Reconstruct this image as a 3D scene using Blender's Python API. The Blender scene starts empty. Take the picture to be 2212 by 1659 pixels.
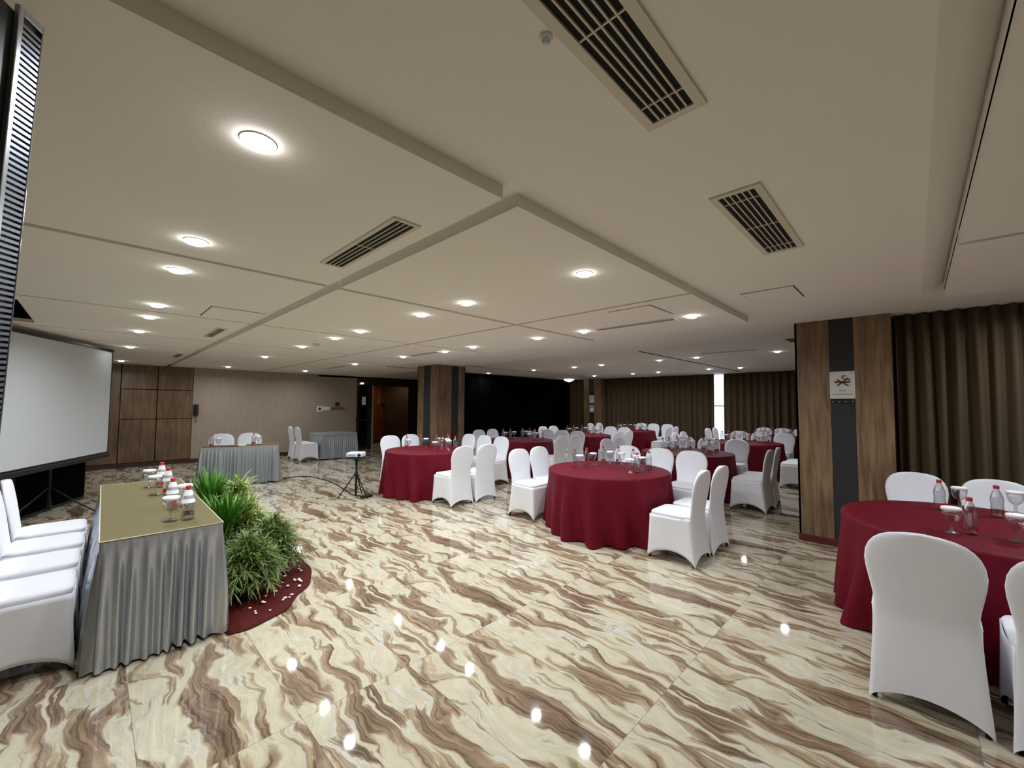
import bpy, bmesh, math, random
from math import sin, cos, pi, radians, sqrt
from mathutils import Vector, Matrix
random.seed(7)
SC = bpy.context.scene
COL = SC.collection

# ------------------------------------------------------------------ camera
PITCH, ROLL, YAW, CAMH = 0.0490, -0.0066, 0.7770, 1.58
fw = Vector((cos(PITCH)*cos(YAW), cos(PITCH)*sin(YAW), sin(PITCH)))
rt = Vector((sin(YAW), -cos(YAW), 0.0))
dn = fw.cross(rt)
rt2 = rt*cos(ROLL) + dn*sin(ROLL)
dn2 = dn*cos(ROLL) - rt*sin(ROLL)
cam_data = bpy.data.cameras.new('camera')
cam = bpy.data.objects.new('camera', cam_data)
COL.objects.link(cam)
m = Matrix((rt2, -dn2, -fw)).transposed().to_4x4()
m.translation = Vector((0, 0, CAMH))
cam.matrix_world = m
cam_data.sensor_fit = 'HORIZONTAL'
cam_data.sensor_width = 36.0
cam_data.lens = 36.0*884.63/2212.0
cam_data.clip_start = 0.05
cam_data.clip_end = 200
SC.camera = cam

# ------------------------------------------------------------------ view, world, lamps
SC.view_settings.view_transform = 'Standard'
SC.view_settings.look = 'None'
SC.view_settings.gamma = 1.0
SC.view_settings.use_curve_mapping = False
SC.view_settings.exposure = 0.20
LAMP_W = 11.5           # watts of each ceiling downlight
LAMP_COL = (0.90, 0.955, 1.0)
SPREAD = 166           # beam angle of the downlights
GLOW = 30.0             # emission of a downlight's diffuser
world = bpy.data.worlds.new('world')
SC.world = world
world.use_nodes = True
bg = world.node_tree.nodes['Background']
bg.inputs[0].default_value = (0.93, 0.97, 1.0, 1)   # overcast daylight outside the curtain gap
bg.inputs[1].default_value = 2.6
cy = SC.cycles
cy.max_bounces = 9
cy.diffuse_bounces = 5
cy.glossy_bounces = 4
cy.transmission_bounces = 6
cy.transparent_max_bounces = 16
cy.caustics_reflective = False
cy.caustics_refractive = False
cy.sample_clamp_indirect = 4.0

# ------------------------------------------------------------------ materials
def lin(c):
    c = c/255.0
    return c/12.92 if c <= 0.04045 else ((c+0.055)/1.055)**2.4
def rgb(r, g, b): return (lin(r), lin(g), lin(b), 1.0)

def mat(name, color, rough=0.6, metal=0.0, spec=0.5, sheen=0.0, bump=None, emit=None, estr=0.0, noise=None, aniso=0.0):
    M = bpy.data.materials.new(name); M.use_nodes = True
    nt = M.node_tree; b = nt.nodes['Principled BSDF']
    b.inputs['Base Color'].default_value = color
    b.inputs['Roughness'].default_value = rough
    b.inputs['Metallic'].default_value = metal
    b.inputs['Specular IOR Level'].default_value = spec
    b.inputs['Anisotropic'].default_value = aniso
    if sheen:
        b.inputs['Sheen Weight'].default_value = sheen
        b.inputs['Sheen Roughness'].default_value = 0.4
    if emit:
        b.inputs['Emission Color'].default_value = emit
        b.inputs['Emission Strength'].default_value = estr
    if noise:   # (scale, other colour, stretch)
        tc = nt.nodes.new('ShaderNodeTexCoord'); mp = nt.nodes.new('ShaderNodeMapping')
        nz = nt.nodes.new('ShaderNodeTexNoise'); mx = nt.nodes.new('ShaderNodeMix'); mx.data_type = 'RGBA'
        nt.links.new(tc.outputs['Object'], mp.inputs[0]); nt.links.new(mp.outputs[0], nz.inputs['Vector'])
        mp.inputs['Scale'].default_value = noise[2]
        nz.inputs['Scale'].default_value = noise[0]; nz.inputs['Detail'].default_value = 6
        rp = nt.nodes.new('ShaderNodeValToRGB'); rp.color_ramp.elements[0].position = .35; rp.color_ramp.elements[1].position = .65
        nt.links.new(nz.outputs[0], rp.inputs[0]); nt.links.new(rp.outputs[0], mx.inputs[0])
        mx.inputs[6].default_value = color; mx.inputs[7].default_value = noise[1]
        nt.links.new(mx.outputs[2], b.inputs['Base Color'])
    if bump:    # (scale, strength)
        tc2 = nt.nodes.new('ShaderNodeTexCoord'); n2 = nt.nodes.new('ShaderNodeTexNoise')
        n2.inputs['Scale'].default_value = bump[0]; n2.inputs['Detail'].default_value = 4
        bp = nt.nodes.new('ShaderNodeBump'); bp.inputs['Strength'].default_value = bump[1]; bp.inputs['Distance'].default_value = 0.01
        nt.links.new(tc2.outputs['Object'], n2.inputs['Vector'])
        nt.links.new(n2.outputs[0], bp.inputs['Height']); nt.links.new(bp.outputs[0], b.inputs['Normal'])
    return M

def glassy(name, tint, gloss=0.12):
    M = bpy.data.materials.new(name); M.use_nodes = True
    nt = M.node_tree; nt.nodes.clear()
    out = nt.nodes.new('ShaderNodeOutputMaterial'); mx = nt.nodes.new('ShaderNodeMixShader')
    tr = nt.nodes.new('ShaderNodeBsdfTransparent'); gl = nt.nodes.new('ShaderNodeBsdfGlossy')
    lw = nt.nodes.new('ShaderNodeLayerWeight'); lw.inputs[0].default_value = 0.35
    mr = nt.nodes.new('ShaderNodeMapRange'); mr.inputs[3].default_value = gloss; mr.inputs[4].default_value = 0.75
    tr.inputs[0].default_value = tint; gl.inputs['Roughness'].default_value = 0.06
    gl.inputs[0].default_value = (0.95, 0.97, 1, 1)
    nt.links.new(lw.outputs['Facing'], mr.inputs[0]); nt.links.new(mr.outputs[0], mx.inputs[0])
    nt.links.new(tr.outputs[0], mx.inputs[1]); nt.links.new(gl.outputs[0], mx.inputs[2]); nt.links.new(mx.outputs[0], out.inputs[0])
    return M

def wood(name, c1, c2, scale=1.0, rough=0.45):
    M = bpy.data.materials.new(name); M.use_nodes = True
    nt = M.node_tree; b = nt.nodes['Principled BSDF']; b.inputs['Roughness'].default_value = rough
    tc = nt.nodes.new('ShaderNodeTexCoord'); mp = nt.nodes.new('ShaderNodeMapping')
    mp.inputs['Scale'].default_value = (9*scale, 9*scale, 0.7*scale)
    nz = nt.nodes.new('ShaderNodeTexNoise'); nz.inputs['Scale'].default_value = 2.2; nz.inputs['Detail'].default_value = 8
    nz.inputs['Distortion'].default_value = 0.9
    n3 = nt.nodes.new('ShaderNodeTexNoise'); n3.inputs['Scale'].default_value = 1.3; n3.inputs['Detail'].default_value = 3
    rp = nt.nodes.new('ShaderNodeValToRGB')
    rp.color_ramp.elements[0].position = .3; rp.color_ramp.elements[0].color = c1
    rp.color_ramp.elements[1].position = .72; rp.color_ramp.elements[1].color = c2
    mx = nt.nodes.new('ShaderNodeMix'); mx.data_type = 'RGBA'; mx.blend_type = 'MULTIPLY'; mx.inputs[0].default_value = .6
    r2 = nt.nodes.new('ShaderNodeValToRGB'); r2.color_ramp.elements[0].color = (.55, .52, .5, 1); r2.color_ramp.elements[0].position = .35
    r2.color_ramp.elements[1].position = .6
    nt.links.new(tc.outputs['Object'], mp.inputs[0]); nt.links.new(mp.outputs[0], nz.inputs['Vector'])
    nt.links.new(tc.outputs['Object'], n3.inputs['Vector'])
    nt.links.new(nz.outputs[0], rp.inputs[0]); nt.links.new(n3.outputs[0], r2.inputs[0])
    nt.links.new(rp.outputs[0], mx.inputs[6]); nt.links.new(r2.outputs[0], mx.inputs[7]); nt.links.new(mx.outputs[2], b.inputs['Base Color'])
    return M

def floor_material():
    """Polished 0.6 x 1.2 m tiles printed with one flowing cream-and-brown stone pattern, streaks along Y."""
    M = bpy.data.materials.new('marble_tile'); M.use_nodes = True
    nt = M.node_tree; N = nt.nodes; L = nt.links; b = N['Principled BSDF']
    def math(op, a, c=None):
        n = N.new('ShaderNodeMath'); n.operation = op
        for i, v in enumerate((a, c)):
            if v is None: continue
            if isinstance(v, (int, float)): n.inputs[i].default_value = v
            else: L.new(v, n.inputs[i])
        return n.outputs[0]
    def noise(vec, scale, detail=3, dist=0.0, rough=.5):
        n = N.new('ShaderNodeTexNoise'); n.inputs['Scale'].default_value = scale; n.inputs['Detail'].default_value = detail
        n.inputs['Distortion'].default_value = dist; n.inputs['Roughness'].default_value = rough
        L.new(vec, n.inputs['Vector']); return n.outputs[0]
    def comb(x, y, z):
        n = N.new('ShaderNodeCombineXYZ')
        for i, v in enumerate((x, y, z)):
            if isinstance(v, (int, float)): n.inputs[i].default_value = v
            else: L.new(v, n.inputs[i])
        return n.outputs[0]
    def ramp(v, stops, mode='LINEAR'):
        n = N.new('ShaderNodeValToRGB'); cr = n.color_ramp; cr.interpolation = mode
        cr.elements[0].position, cr.elements[0].color = stops[0]
        cr.elements[1].position, cr.elements[1].color = stops[-1]
        for p, c in stops[1:-1]:
            e = cr.elements.new(p); e.color = c
        L.new(v, n.inputs[0]); return n.outputs[0]
    def mix(f, a, c, blend='MIX'):
        n = N.new('ShaderNodeMix'); n.data_type = 'RGBA'; n.blend_type = blend
        for i, v in ((0, f), (6, a), (7, c)):
            if isinstance(v, (int, float)): n.inputs[i].default_value = v
            elif isinstance(v, tuple): n.inputs[i].default_value = v
            else: L.new(v, n.inputs[i])
        return n.outputs[2]
    tc = N.new('ShaderNodeTexCoord'); sp = N.new('ShaderNodeSeparateXYZ'); L.new(tc.outputs['Object'], sp.inputs[0])
    u = math('DIVIDE', math('ADD', sp.outputs[0], 60.41), 0.6)
    v = math('DIVIDE', math('ADD', sp.outputs[1], 58.97), 1.2)
    fu = math('FRACT', u); fv = math('FRACT', v); iu = math('FLOOR', u); iv = math('FLOOR', v)
    kind = math('MODULO', math('ADD', iu, math('MULTIPLY', iv, 2)), 3)       # three printed faces
    x = math('MULTIPLY', fu, .6); y = math('MULTIPLY', fv, 1.2); w = math('MULTIPLY', kind, 3.7)
    # flowing sideways warp, then streaks stretched along Y
    w1 = noise(comb(math('MULTIPLY', x, 2.2), math('MULTIPLY', y, 1.5), w), 1.6, 2)
    w2 = noise(comb(math('MULTIPLY', x, 1.6), math('MULTIPLY', y, 1.0), math('ADD', w, 9.0)), 5.0, 3)
    xw = math('ADD', x, math('ADD', math('MULTIPLY', math('SUBTRACT', w1, .5), .32), math('MULTIPLY', math('SUBTRACT', w2, .5), .10)))
    yw = math('ADD', y, math('MULTIPLY', math('SUBTRACT', w2, .5), .45))
    base = noise(comb(math('MULTIPLY', xw, 5.8), math('MULTIPLY', yw, .72), w), 1.0, 4, .3, .52)
    CREAM, CREAM2, TAN = rgb(204, 197, 176), rgb(193, 184, 160), rgb(172, 157, 134)
    BR, BR2, DK, WH = rgb(148, 128, 109), rgb(126, 106, 89), rgb(96, 78, 64), rgb(200, 202, 198)
    col = ramp(base, [(0.0, BR2), (.27, DK), (.35, BR2), (.412, BR), (.44, TAN), (.452, CREAM2), (.48, CREAM), (.52, CREAM2), (.53, WH), (.542, CREAM2), (.552, TAN), (.575, BR), (.61, BR2), (.645, BR), (.66, CREAM2), (.72, CREAM), (1.0, CREAM2)])
    # fine wood-like lines inside the brown bands
    lines = noise(comb(math('MULTIPLY', xw, 66.0), math('MULTIPLY', yw, 1.4), w), 1.0, 4, .4)
    lc = ramp(lines, [(.38, (.52, .47, .42, 1)), (.5, (1, 1, 1, 1)), (.62, (1.25, 1.20, 1.08, 1))])
    bw = N.new('ShaderNodeRGBToBW'); L.new(col, bw.inputs[0])
    isbr = ramp(bw.outputs[0], [(.26, (1, 1, 1, 1)), (.50, (0, 0, 0, 1))])
    col = mix(math('MULTIPLY', math('ADD', isbr, .14), .86), col, mix(1.0, col, lc, 'MULTIPLY'))
    # cloudy mottling of the cream, dark flecks
    cl = noise(comb(math('MULTIPLY', x, 9), math('MULTIPLY', y, 6), w), 1.6, 6, .6)
    col = mix(.45, col, mix(1.0, col, ramp(cl, [(.3, (.80, .79, .76, 1)), (.6, (1.04, 1.03, 1.0, 1))]), 'MULTIPLY'))
    # seams
    du = math('MULTIPLY', math('MINIMUM', fu, math('SUBTRACT', 1.0, fu)), .6)
    dv = math('MULTIPLY', math('MINIMUM', fv, math('SUBTRACT', 1.0, fv)), 1.2)
    d = math('MINIMUM', du, dv)
    seam = math('LESS_THAN', d, .0016)
    col = mix(math('MULTIPLY', seam, .6), col, rgb(105, 85, 62))
    L.new(col, b.inputs['Base Color'])
    b.inputs['Roughness'].default_value = .035
    b.inputs['Specular IOR Level'].default_value = .7
    bp = N.new('ShaderNodeBump'); bp.inputs['Strength'].default_value = .015; bp.inputs['Distance'].default_value = .02
    L.new(noise(tc.outputs['Object'], 5.0, 2), bp.inputs['Height']); L.new(bp.outputs[0], b.inputs['Normal'])
    return M

MT = dict(
    floor=floor_material(),
    ceiling=mat('ceiling_paint', rgb(233, 229, 222), .85, spec=.2, bump=(90, .06)),
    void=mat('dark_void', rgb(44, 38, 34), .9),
    wallpaper=mat('beige_wallpaper', rgb(166, 151, 135), .8, spec=.2, noise=(2.0, rgb(159, 145, 129), (6, 6, 1.5))),
    plaster=mat('dull_plaster', rgb(120, 110, 100), .9),
    wood=wood('brown_wood', rgb(96, 74, 52), rgb(152, 124, 92)),
    woodwall=wood('wall_wood', rgb(88, 68, 48), rgb(132, 105, 76), .8),
    orangewood=wood('orange_wood', rgb(96, 52, 20), rgb(158, 92, 40), .8),
    darkwood=wood('dark_wood', rgb(34, 25, 18), rgb(60, 45, 32)),
    groove=mat('seam_shadow', rgb(34, 26, 20), .9),  # dark brown of panel seams, hatch gaps and ceiling joints
    charcoal=mat('charcoal_panel', rgb(31, 32, 34), .6),
    baseboard=mat('maroon_baseboard', rgb(84, 26, 20), .5),
    darkboard=mat('brown_baseboard', rgb(58, 32, 22), .5),
    curtain=mat('olive_brown_curtain', rgb(86, 73, 55), .9, spec=.1, sheen=.05, bump=(180, .15)),
    black=mat('black_cloth', rgb(3, 3, 4), .95, spec=.02),
    blackplastic=mat('black_plastic', rgb(18, 18, 21), .5),
    blackmetal=mat('black_metal', rgb(16, 16, 18), .4, metal=.3),
    chrome=mat('brushed_silver', rgb(196, 202, 212), .28, metal=1.0),
    rib=mat('dark_silver_rib', rgb(150, 156, 168), .35, metal=.9),
    cover=mat('white_stretch_cover', rgb(232, 233, 240), .75, spec=.25, sheen=.25, bump=(260, .10)),
    red=mat('burgundy_tablecloth', rgb(98, 0, 25), .6, spec=.2, bump=(300, .12)),
    silver=mat('silver_satin', rgb(190, 196, 204), .30, metal=.8, bump=(40, .10)),
    silverplain=mat('grey_satin', rgb(176, 182, 188), .34, metal=.6, bump=(40, .10)),
    olive=mat('olive_table_topper', rgb(104, 95, 64), .85, spec=.2, bump=(220, .12)),
    piping=mat('cream_piping', rgb(200, 195, 170), .7),
    screen=mat('white_screen_fabric', rgb(196, 200, 204), .9, spec=.1),
    whiteplastic=mat('white_plastic', rgb(226, 228, 228), .4),
    paper=mat('white_paper', rgb(244, 244, 244), .8),
    signboard=mat('white_sign_board', rgb(205, 205, 200), .5),
    signred=mat('sign_red', rgb(96, 8, 22), .6),
    signgrey=mat('sign_grey', rgb(74, 70, 72), .6),
    signblue=mat('pale_blue_sign', rgb(150, 165, 178), .5),
    ventframe=mat('vent_white', rgb(206, 200, 184), .6),
    ventdark=mat('vent_black', rgb(14, 13, 12), .9),
    glass=glassy('clear_glass', (.93, .95, .96, 1)),
    bottle=glassy('clear_plastic', (.86, .88, .90, 1), .16),
    darkglass=mat('dark_door_glass', rgb(16, 17, 18), .08),
    capred=mat('red_cap', rgb(186, 52, 64), .5),
    labelred=mat('red_label', rgb(188, 34, 36), .5),
    steel=mat('door_steel', rgb(176, 172, 164), .4, metal=.3),
    plum=mat('maroon_floor_cloth', rgb(76, 17, 9), .8, spec=.2, bump=(60, .2)),
    pebble=mat('white_pebble', rgb(240, 236, 232), .6),
    pot=mat('dark_maroon_pot_wrap', rgb(44, 14, 11), .7),
    stem=mat('green_stem', rgb(70, 92, 40), .7),
    brown=mat('brown_leather', rgb(74, 48, 34), .6),
    lamp=mat('lit_diffuser', (1, 1, 1, 1), .5, emit=(1, .985, .96, 1), estr=GLOW),
    warmlamp=mat('lit_warm_lamp', (1, 1, 1, 1), .5, emit=(1, .86, .55, 1), estr=12),
    domelamp=mat('lit_dome', (1, 1, 1, 1), .5, emit=(1, .97, .93, 1), estr=3.0),
    terrace=mat('pale_facade', rgb(226, 226, 222), .9),
    facadewin=mat('facade_window', rgb(196, 203, 208), .3),
)

def leaf_material(name, green, edge, back=.5):
    M = bpy.data.materials.new(name); M.use_nodes = True
    nt = M.node_tree; b = nt.nodes['Principled BSDF']; b.inputs['Roughness'].default_value = .45
    uv = nt.nodes.new('ShaderNodeUVMap'); sp = nt.nodes.new('ShaderNodeSeparateXYZ'); nt.links.new(uv.outputs[0], sp.inputs[0])
    rp = nt.nodes.new('ShaderNodeValToRGB'); rp.color_ramp.elements[0].position = back; rp.color_ramp.elements[0].color = green
    rp.color_ramp.elements[1].position = min(1, back+.2); rp.color_ramp.elements[1].color = edge
    ab = nt.nodes.new('ShaderNodeMath'); ab.operation = 'SUBTRACT'; ab.inputs[1].default_value = .5
    a2 = nt.nodes.new('ShaderNodeMath'); a2.operation = 'ABSOLUTE'; a3 = nt.nodes.new('ShaderNodeMath'); a3.operation = 'MULTIPLY'; a3.inputs[1].default_value = 2
    nt.links.new(sp.outputs[0], ab.inputs[0]); nt.links.new(ab.outputs[0], a2.inputs[0]); nt.links.new(a2.outputs[0], a3.inputs[0])
    nt.links.new(a3.outputs[0], rp.inputs[0]); nt.links.new(rp.outputs[0], b.inputs['Base Color'])
    b.inputs['Subsurface Weight'].default_value = .0
    return M
MT['leafgreen'] = leaf_material('plain_green_leaf', rgb(66, 122, 30), rgb(104, 160, 56), .6)
MT['leafstripe'] = leaf_material('yellow_edged_leaf', rgb(84, 122, 44), rgb(206, 212, 132), .42)
MT['leafbush'] = leaf_material('striped_bush_leaf', rgb(62, 92, 34), rgb(150, 166, 86), .55)

# ------------------------------------------------------------------ mesh helpers
class MB:
    def __init__(s): s.v = []; s.f = []; s.uv = None
    def add(s, vs, fs):
        o = len(s.v); s.v += [tuple(p) for p in vs]; s.f += [tuple(i+o for i in f) for f in fs]; return s
    def box(s, x0, x1, y0, y1, z0, z1):
        return s.add([(x0, y0, z0), (x1, y0, z0), (x1, y1, z0), (x0, y1, z0), (x0, y0, z1), (x1, y0, z1), (x1, y1, z1), (x0, y1, z1)],
                     [(0, 3, 2, 1), (4, 5, 6, 7), (0, 1, 5, 4), (1, 2, 6, 5), (2, 3, 7, 6), (3, 0, 4, 7)])
    def obox(s, c, ax, ay, az):      # centre and three half-axis vectors
        c, ax, ay, az = Vector(c), Vector(ax), Vector(ay), Vector(az); P = []
        for k in (-1, 1):
            for (i, j) in ((-1, -1), (1, -1), (1, 1), (-1, 1)): P.append(c+ax*i+ay*j+az*k)
        return s.add(P, [(0, 3, 2, 1), (4, 5, 6, 7), (0, 1, 5, 4), (1, 2, 6, 5), (2, 3, 7, 6), (3, 0, 4, 7)])
    def grid(s, rows, closed=False):
        n = len(rows[0]); vs = [p for r in rows for p in r]; fs = []
        for i in range(len(rows)-1):
            for j in range(n if closed else n-1):
                k = (j+1) % n
                fs.append((i*n+j, i*n+k, (i+1)*n+k, (i+1)*n+j))
        return s.add(vs, fs)
    def lathe(s, prof, n=20, c=(0, 0, 0), cap=True):
        rows = [[(c[0]+r*cos(2*pi*j/n), c[1]+r*sin(2*pi*j/n), c[2]+z) for j in range(n)] for r, z in prof]
        o = len(s.v); s.grid(rows, True)
        if cap:
            s.f.append(tuple(o+j for j in reversed(range(n))))
            s.f.append(tuple(o+(len(prof)-1)*n+j for j in range(n)))
        return s
    def tube(s, pts, r, n=8):
        pts = [Vector(p) for p in pts]; rows = []
        for i, p in enumerate(pts):
            t = (pts[min(i+1, len(pts)-1)]-pts[max(i-1, 0)]).normalized()
            a = t.cross(Vector((0, 0, 1)))
            if a.length < 1e-3: a = t.cross(Vector((1, 0, 0)))
            a.normalize(); b = t.cross(a)
            rr = r[i] if isinstance(r, (list, tuple)) else r
            rows.append([p+(a*cos(2*pi*j/n)+b*sin(2*pi*j/n))*rr for j in range(n)])
        o = len(s.v); s.grid(rows, True)
        s.f.append(tuple(o+j for j in range(n))); s.f.append(tuple(o+(len(pts)-1)*n+j for j in reversed(range(n))))
        return s
    def prism(s, outline, z0, z1):     # outline of (x, y)
        n = len(outline)
        vs = [(x, y, z0) for x, y in outline]+[(x, y, z1) for x, y in outline]
        fs = [tuple(reversed(range(n))), tuple(range(n, 2*n))]+[(i, (i+1) % n, n+(i+1) % n, n+i) for i in range(n)]
        return s.add(vs, fs)
    def build(s, name, m, parent=None, smooth=False, bevel=0, solid=0, auto=None, loc=None, rotz=None, fixn=True):
        me = bpy.data.meshes.new(name); me.from_pydata(s.v, [], s.f)
        if fixn:
            bm = bmesh.new(); bm.from_mesh(me); bmesh.ops.recalc_face_normals(bm, faces=bm.faces); bm.to_mesh(me); bm.free()
        if s.uv:
            l = me.uv_layers.new(name='UVMap')
            for lp in me.loops: l.data[lp.index].uv = s.uv[lp.vertex_index]
        me.materials.append(m)
        if smooth or auto is not None:
            for p in me.polygons: p.use_smooth = True
        if auto is not None:
            me.set_sharp_from_angle(angle=radians(auto))
        o = bpy.data.objects.new(name, me); COL.objects.link(o)
        if parent: o.parent = parent
        if loc: o.location = loc
        if rotz is not None: o.rotation_euler.z = rotz
        if bevel:
            md = o.modifiers.new('bevel', 'BEVEL'); md.width = bevel; md.segments = 2; md.limit_method = 'ANGLE'; md.angle_limit = radians(40)
        if solid:
            md = o.modifiers.new('solid', 'SOLIDIFY'); md.thickness = solid; md.offset = 0
        return o

def tag(o, label=None, cat=None, group=None, kind=None):
    if label: o['label'] = label
    if cat: o['category'] = cat
    if group: o['group'] = group
    if kind: o['kind'] = kind
    return o
def thing(name, label, cat, loc=(0, 0, 0), rotz=0, group=None):
    o = bpy.data.objects.new(name, None); COL.objects.link(o); o.location = loc; o.rotation_euler = (0, 0, rotz)
    o.empty_display_size = .1
    return tag(o, label, cat, group)
def struct(o, label=None, cat=None): return tag(o, label, cat, None, 'structure')
CH = {}
def children(o):
    return [c for c in CH.get(o.name, [])]
def remember(root):
    """index the children of a prototype (parts and sub-parts) for copying"""
    for o in list(COL.objects):
        if o.parent is not None:
            l = CH.setdefault(o.parent.name, [])
            if o not in l: l.append(o)
def dup(o, loc, rotz, label, group=None):
    r = o.copy(); COL.objects.link(r); r.location = loc; r.rotation_euler = (0, 0, rotz); r['label'] = label
    if group: r['group'] = group
    for ch in children(o):
        c = ch.copy(); COL.objects.link(c); c.parent = r
        for g in children(ch):
            d = g.copy(); COL.objects.link(d); d.parent = c
    return r

# ------------------------------------------------------------------ setting: floor, ceiling, walls
struct(MB().box(-2.5, 15.2, -3.2, 16.0, -.12, 0).build('floor', MT['floor']), 'polished cream and brown swirled stone tile floor', 'floor')

ceil = bpy.data.objects.new('ceiling', None); COL.objects.link(ceil); struct(ceil, 'beige painted plaster ceiling in recessed panels', 'ceiling')
PZ, SZ = 2.48, 2.54
slab = MB()
slab.box(-2.5, -.52, -3.2, 5.66, SZ, 2.75); slab.box(-2.5, -.52, 7.22, 16, SZ, 2.75); slab.box(-.52, 4.95, -3.2, -.2, SZ, 2.75); slab.box(-.52, 4.95, -.07, 16, SZ, 2.75); slab.box(4.9, 4.95, -.2, -.07, SZ, 2.75)
def quadslab(mb, x0, x1, y0, y1, za, zb):
    mb.add([(x0, y0, za), (x1, y0, za), (x1, y1, zb), (x0, y1, zb), (x0, y0, 2.9), (x1, y0, 2.9), (x1, y1, 2.9), (x0, y1, 2.9)],
           [(0, 1, 2, 3), (4, 5, 6, 7), (0, 1, 5, 4), (1, 2, 6, 5), (2, 3, 7, 6), (3, 0, 4, 7)])
quadslab(slab, 4.95, 6.5, -3.2, 1.2, 2.58, 2.58); quadslab(slab, 4.95, 6.5, 1.2, 3.2, 2.58, 2.54); quadslab(slab, 4.95, 6.5, 3.2, 9.6, 2.54, 2.54)
quadslab(slab, 4.95, 6.5, 9.6, 13.5, 2.54, 2.48); quadslab(slab, 4.95, 15.2, 13.5, 16, 2.42, 2.42)
quadslab(slab, 6.5, 15.2, -3.2, 11.0, 2.64, 2.64); quadslab(slab, 6.5, 15.2, 11.0, 13.5, 2.64, 2.48)
slab.build('ceiling_slab', MT['ceiling'], ceil)
XS = [(-2.5, 1.22), (1.315, 3.30), (3.345, 4.95)]
YS = [(1.265, 3.175), (3.235, 5.385), (5.425, 7.40), (7.44, 8.64), (8.68, 16.0)]
for i, (x0, x1) in enumerate(XS):
    for j, (y0, y1) in enumerate(YS):
        p = MB()
        if i == 0 and j == 2:
            p.box(-.52, x1, y0, y1, PZ, SZ+.02); p.box(-2.5, -.52, y0, 5.66, PZ, SZ+.02); p.box(-2.5, -.52, 7.22, y1, PZ, SZ+.02)
        else: p.box(x0, x1, y0, y1, PZ, SZ+.02)
        p.build('ceiling_panel', MT['ceiling'], ceil)
for x0, x1 in ((-2.5, 3.30), (3.345, 4.88)):
    MB().box(x0, x1, -3.2, -.20, PZ, SZ+.02).build('ceiling_panel', MT['ceiling'], ceil)
# dark service recess left of the panels, above the projection screen
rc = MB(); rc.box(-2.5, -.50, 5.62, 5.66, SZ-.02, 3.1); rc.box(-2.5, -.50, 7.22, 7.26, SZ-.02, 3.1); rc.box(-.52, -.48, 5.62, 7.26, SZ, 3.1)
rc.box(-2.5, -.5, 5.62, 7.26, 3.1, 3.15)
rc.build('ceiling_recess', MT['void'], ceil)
# thin joints on the far ceiling
jt = MB()
jt.box(7.5, 14.0, 3.84, 3.87, 2.632, 2.645); jt.box(4.96, 6.5, 9.7, 9.73, 2.53, 2.56); jt.box(6.6, 14, 8.9, 8.92, 2.634, 2.645)
jt.build('ceiling_joint', MT['groove'], ceil)
MB().add([(-.52, -.07, SZ), (4.9, -.07, SZ), (4.9, -.12, 2.555), (-.52, -.12, 2.555), (4.9, -.17, 2.59), (-.52, -.17, 2.59), (4.9, -.2, 2.64), (-.52, -.2, 2.64)], [(0, 1, 2, 3), (3, 2, 4, 5), (5, 4, 6, 7)]).build('ceiling_cove', MT['ceiling'], ceil, smooth=True)
# walls
def wallbox(name, a, m, lab): return struct(MB().box(*a).build(name, m), lab, 'wall')
wl = bpy.data.objects.new('wall_left', None); COL.objects.link(wl); struct(wl, 'brown wood panelled wall section behind the projection screen', 'wall')
MB().box(-2.5, 1.80, 13.56, 13.75, 0, 2.6).build('wood_backing', MT['groove'], wl)
def wp(x0, x1, z0, z1): MB().box(x0+.008, x1-.008, 13.5, 13.57, z0+.008, z1-.008).build('wood_panel', MT['woodwall'], wl, bevel=.004)
wp(-2.5, .42, .10, 2.52)
for x0, x1 in ((.42, 1.09), (1.09, 1.80)):
    wp(x0, x1, .10, 1.15); wp(x0, x1, 1.15, 1.88); wp(x0, x1, 1.88, 2.52)
wallbox('wall_far_left', (1.80, 6.22, 13.5, 13.75, 0, 2.6), MT['wallpaper'], 'plain beige papered wall left of the glass door')
wallbox('wall_side', (-2.75, -2.5, -3.2, 13.75, 0, 3.2), MT['woodwall'], 'wood wall beyond the left edge of the room')
wallbox('wall_back', (-2.75, 6.4, -3.4, -3.2, 0, 2.7), MT['wallpaper'], 'beige wall behind the viewer')
wallbox('wall_right', (6.34, 6.5, -3.3, .2, 0, 2.7), MT['plaster'], 'wall behind the right-hand curtain')
wallbox('wall_inner', (6.5, 15.2, -.05, .1, 0, 2.8), MT['plaster'], 'side wall hidden behind the right pillar')
wf = MB(); wf.box(14.85, 15.05, .1, 4.15, 0, 2.8); wf.box(14.85, 15.05, 5.05, 16, 0, 2.8); wf.box(14.85, 15.05, 4.15, 5.05, 0, .25)
struct(wf.build('wall_far', MT['plaster']), 'wall behind the far curtains', 'wall')
struct(MB().box(8.2, 8.35, 13.5, 16, 0, 2.6).box(8.35, 15, 13.5, 13.7, 0, 2.6).build('wall_drape_side', MT['darkwood']), 'dark wood wall right of the doorway', 'wall')
struct(MB().box(5.9, 8.3, 15.3, 15.5, 0, 2.6).build('wall_corridor', MT['orangewood']), 'orange wood wall seen through the open doorway', 'wall')
struct(MB().box(5.85, 6.0, 13.7, 15.5, 0, 2.6).build('wall_corridor_left', MT['darkwood']), 'dark end wall of the corridor', 'wall')
struct(MB().box(6.22, 8.2, 13.48, 13.72, 2.2, 2.6).build('wall_lintel', MT['darkwood']), 'dark lintel above the doorway', 'wall')
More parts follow.
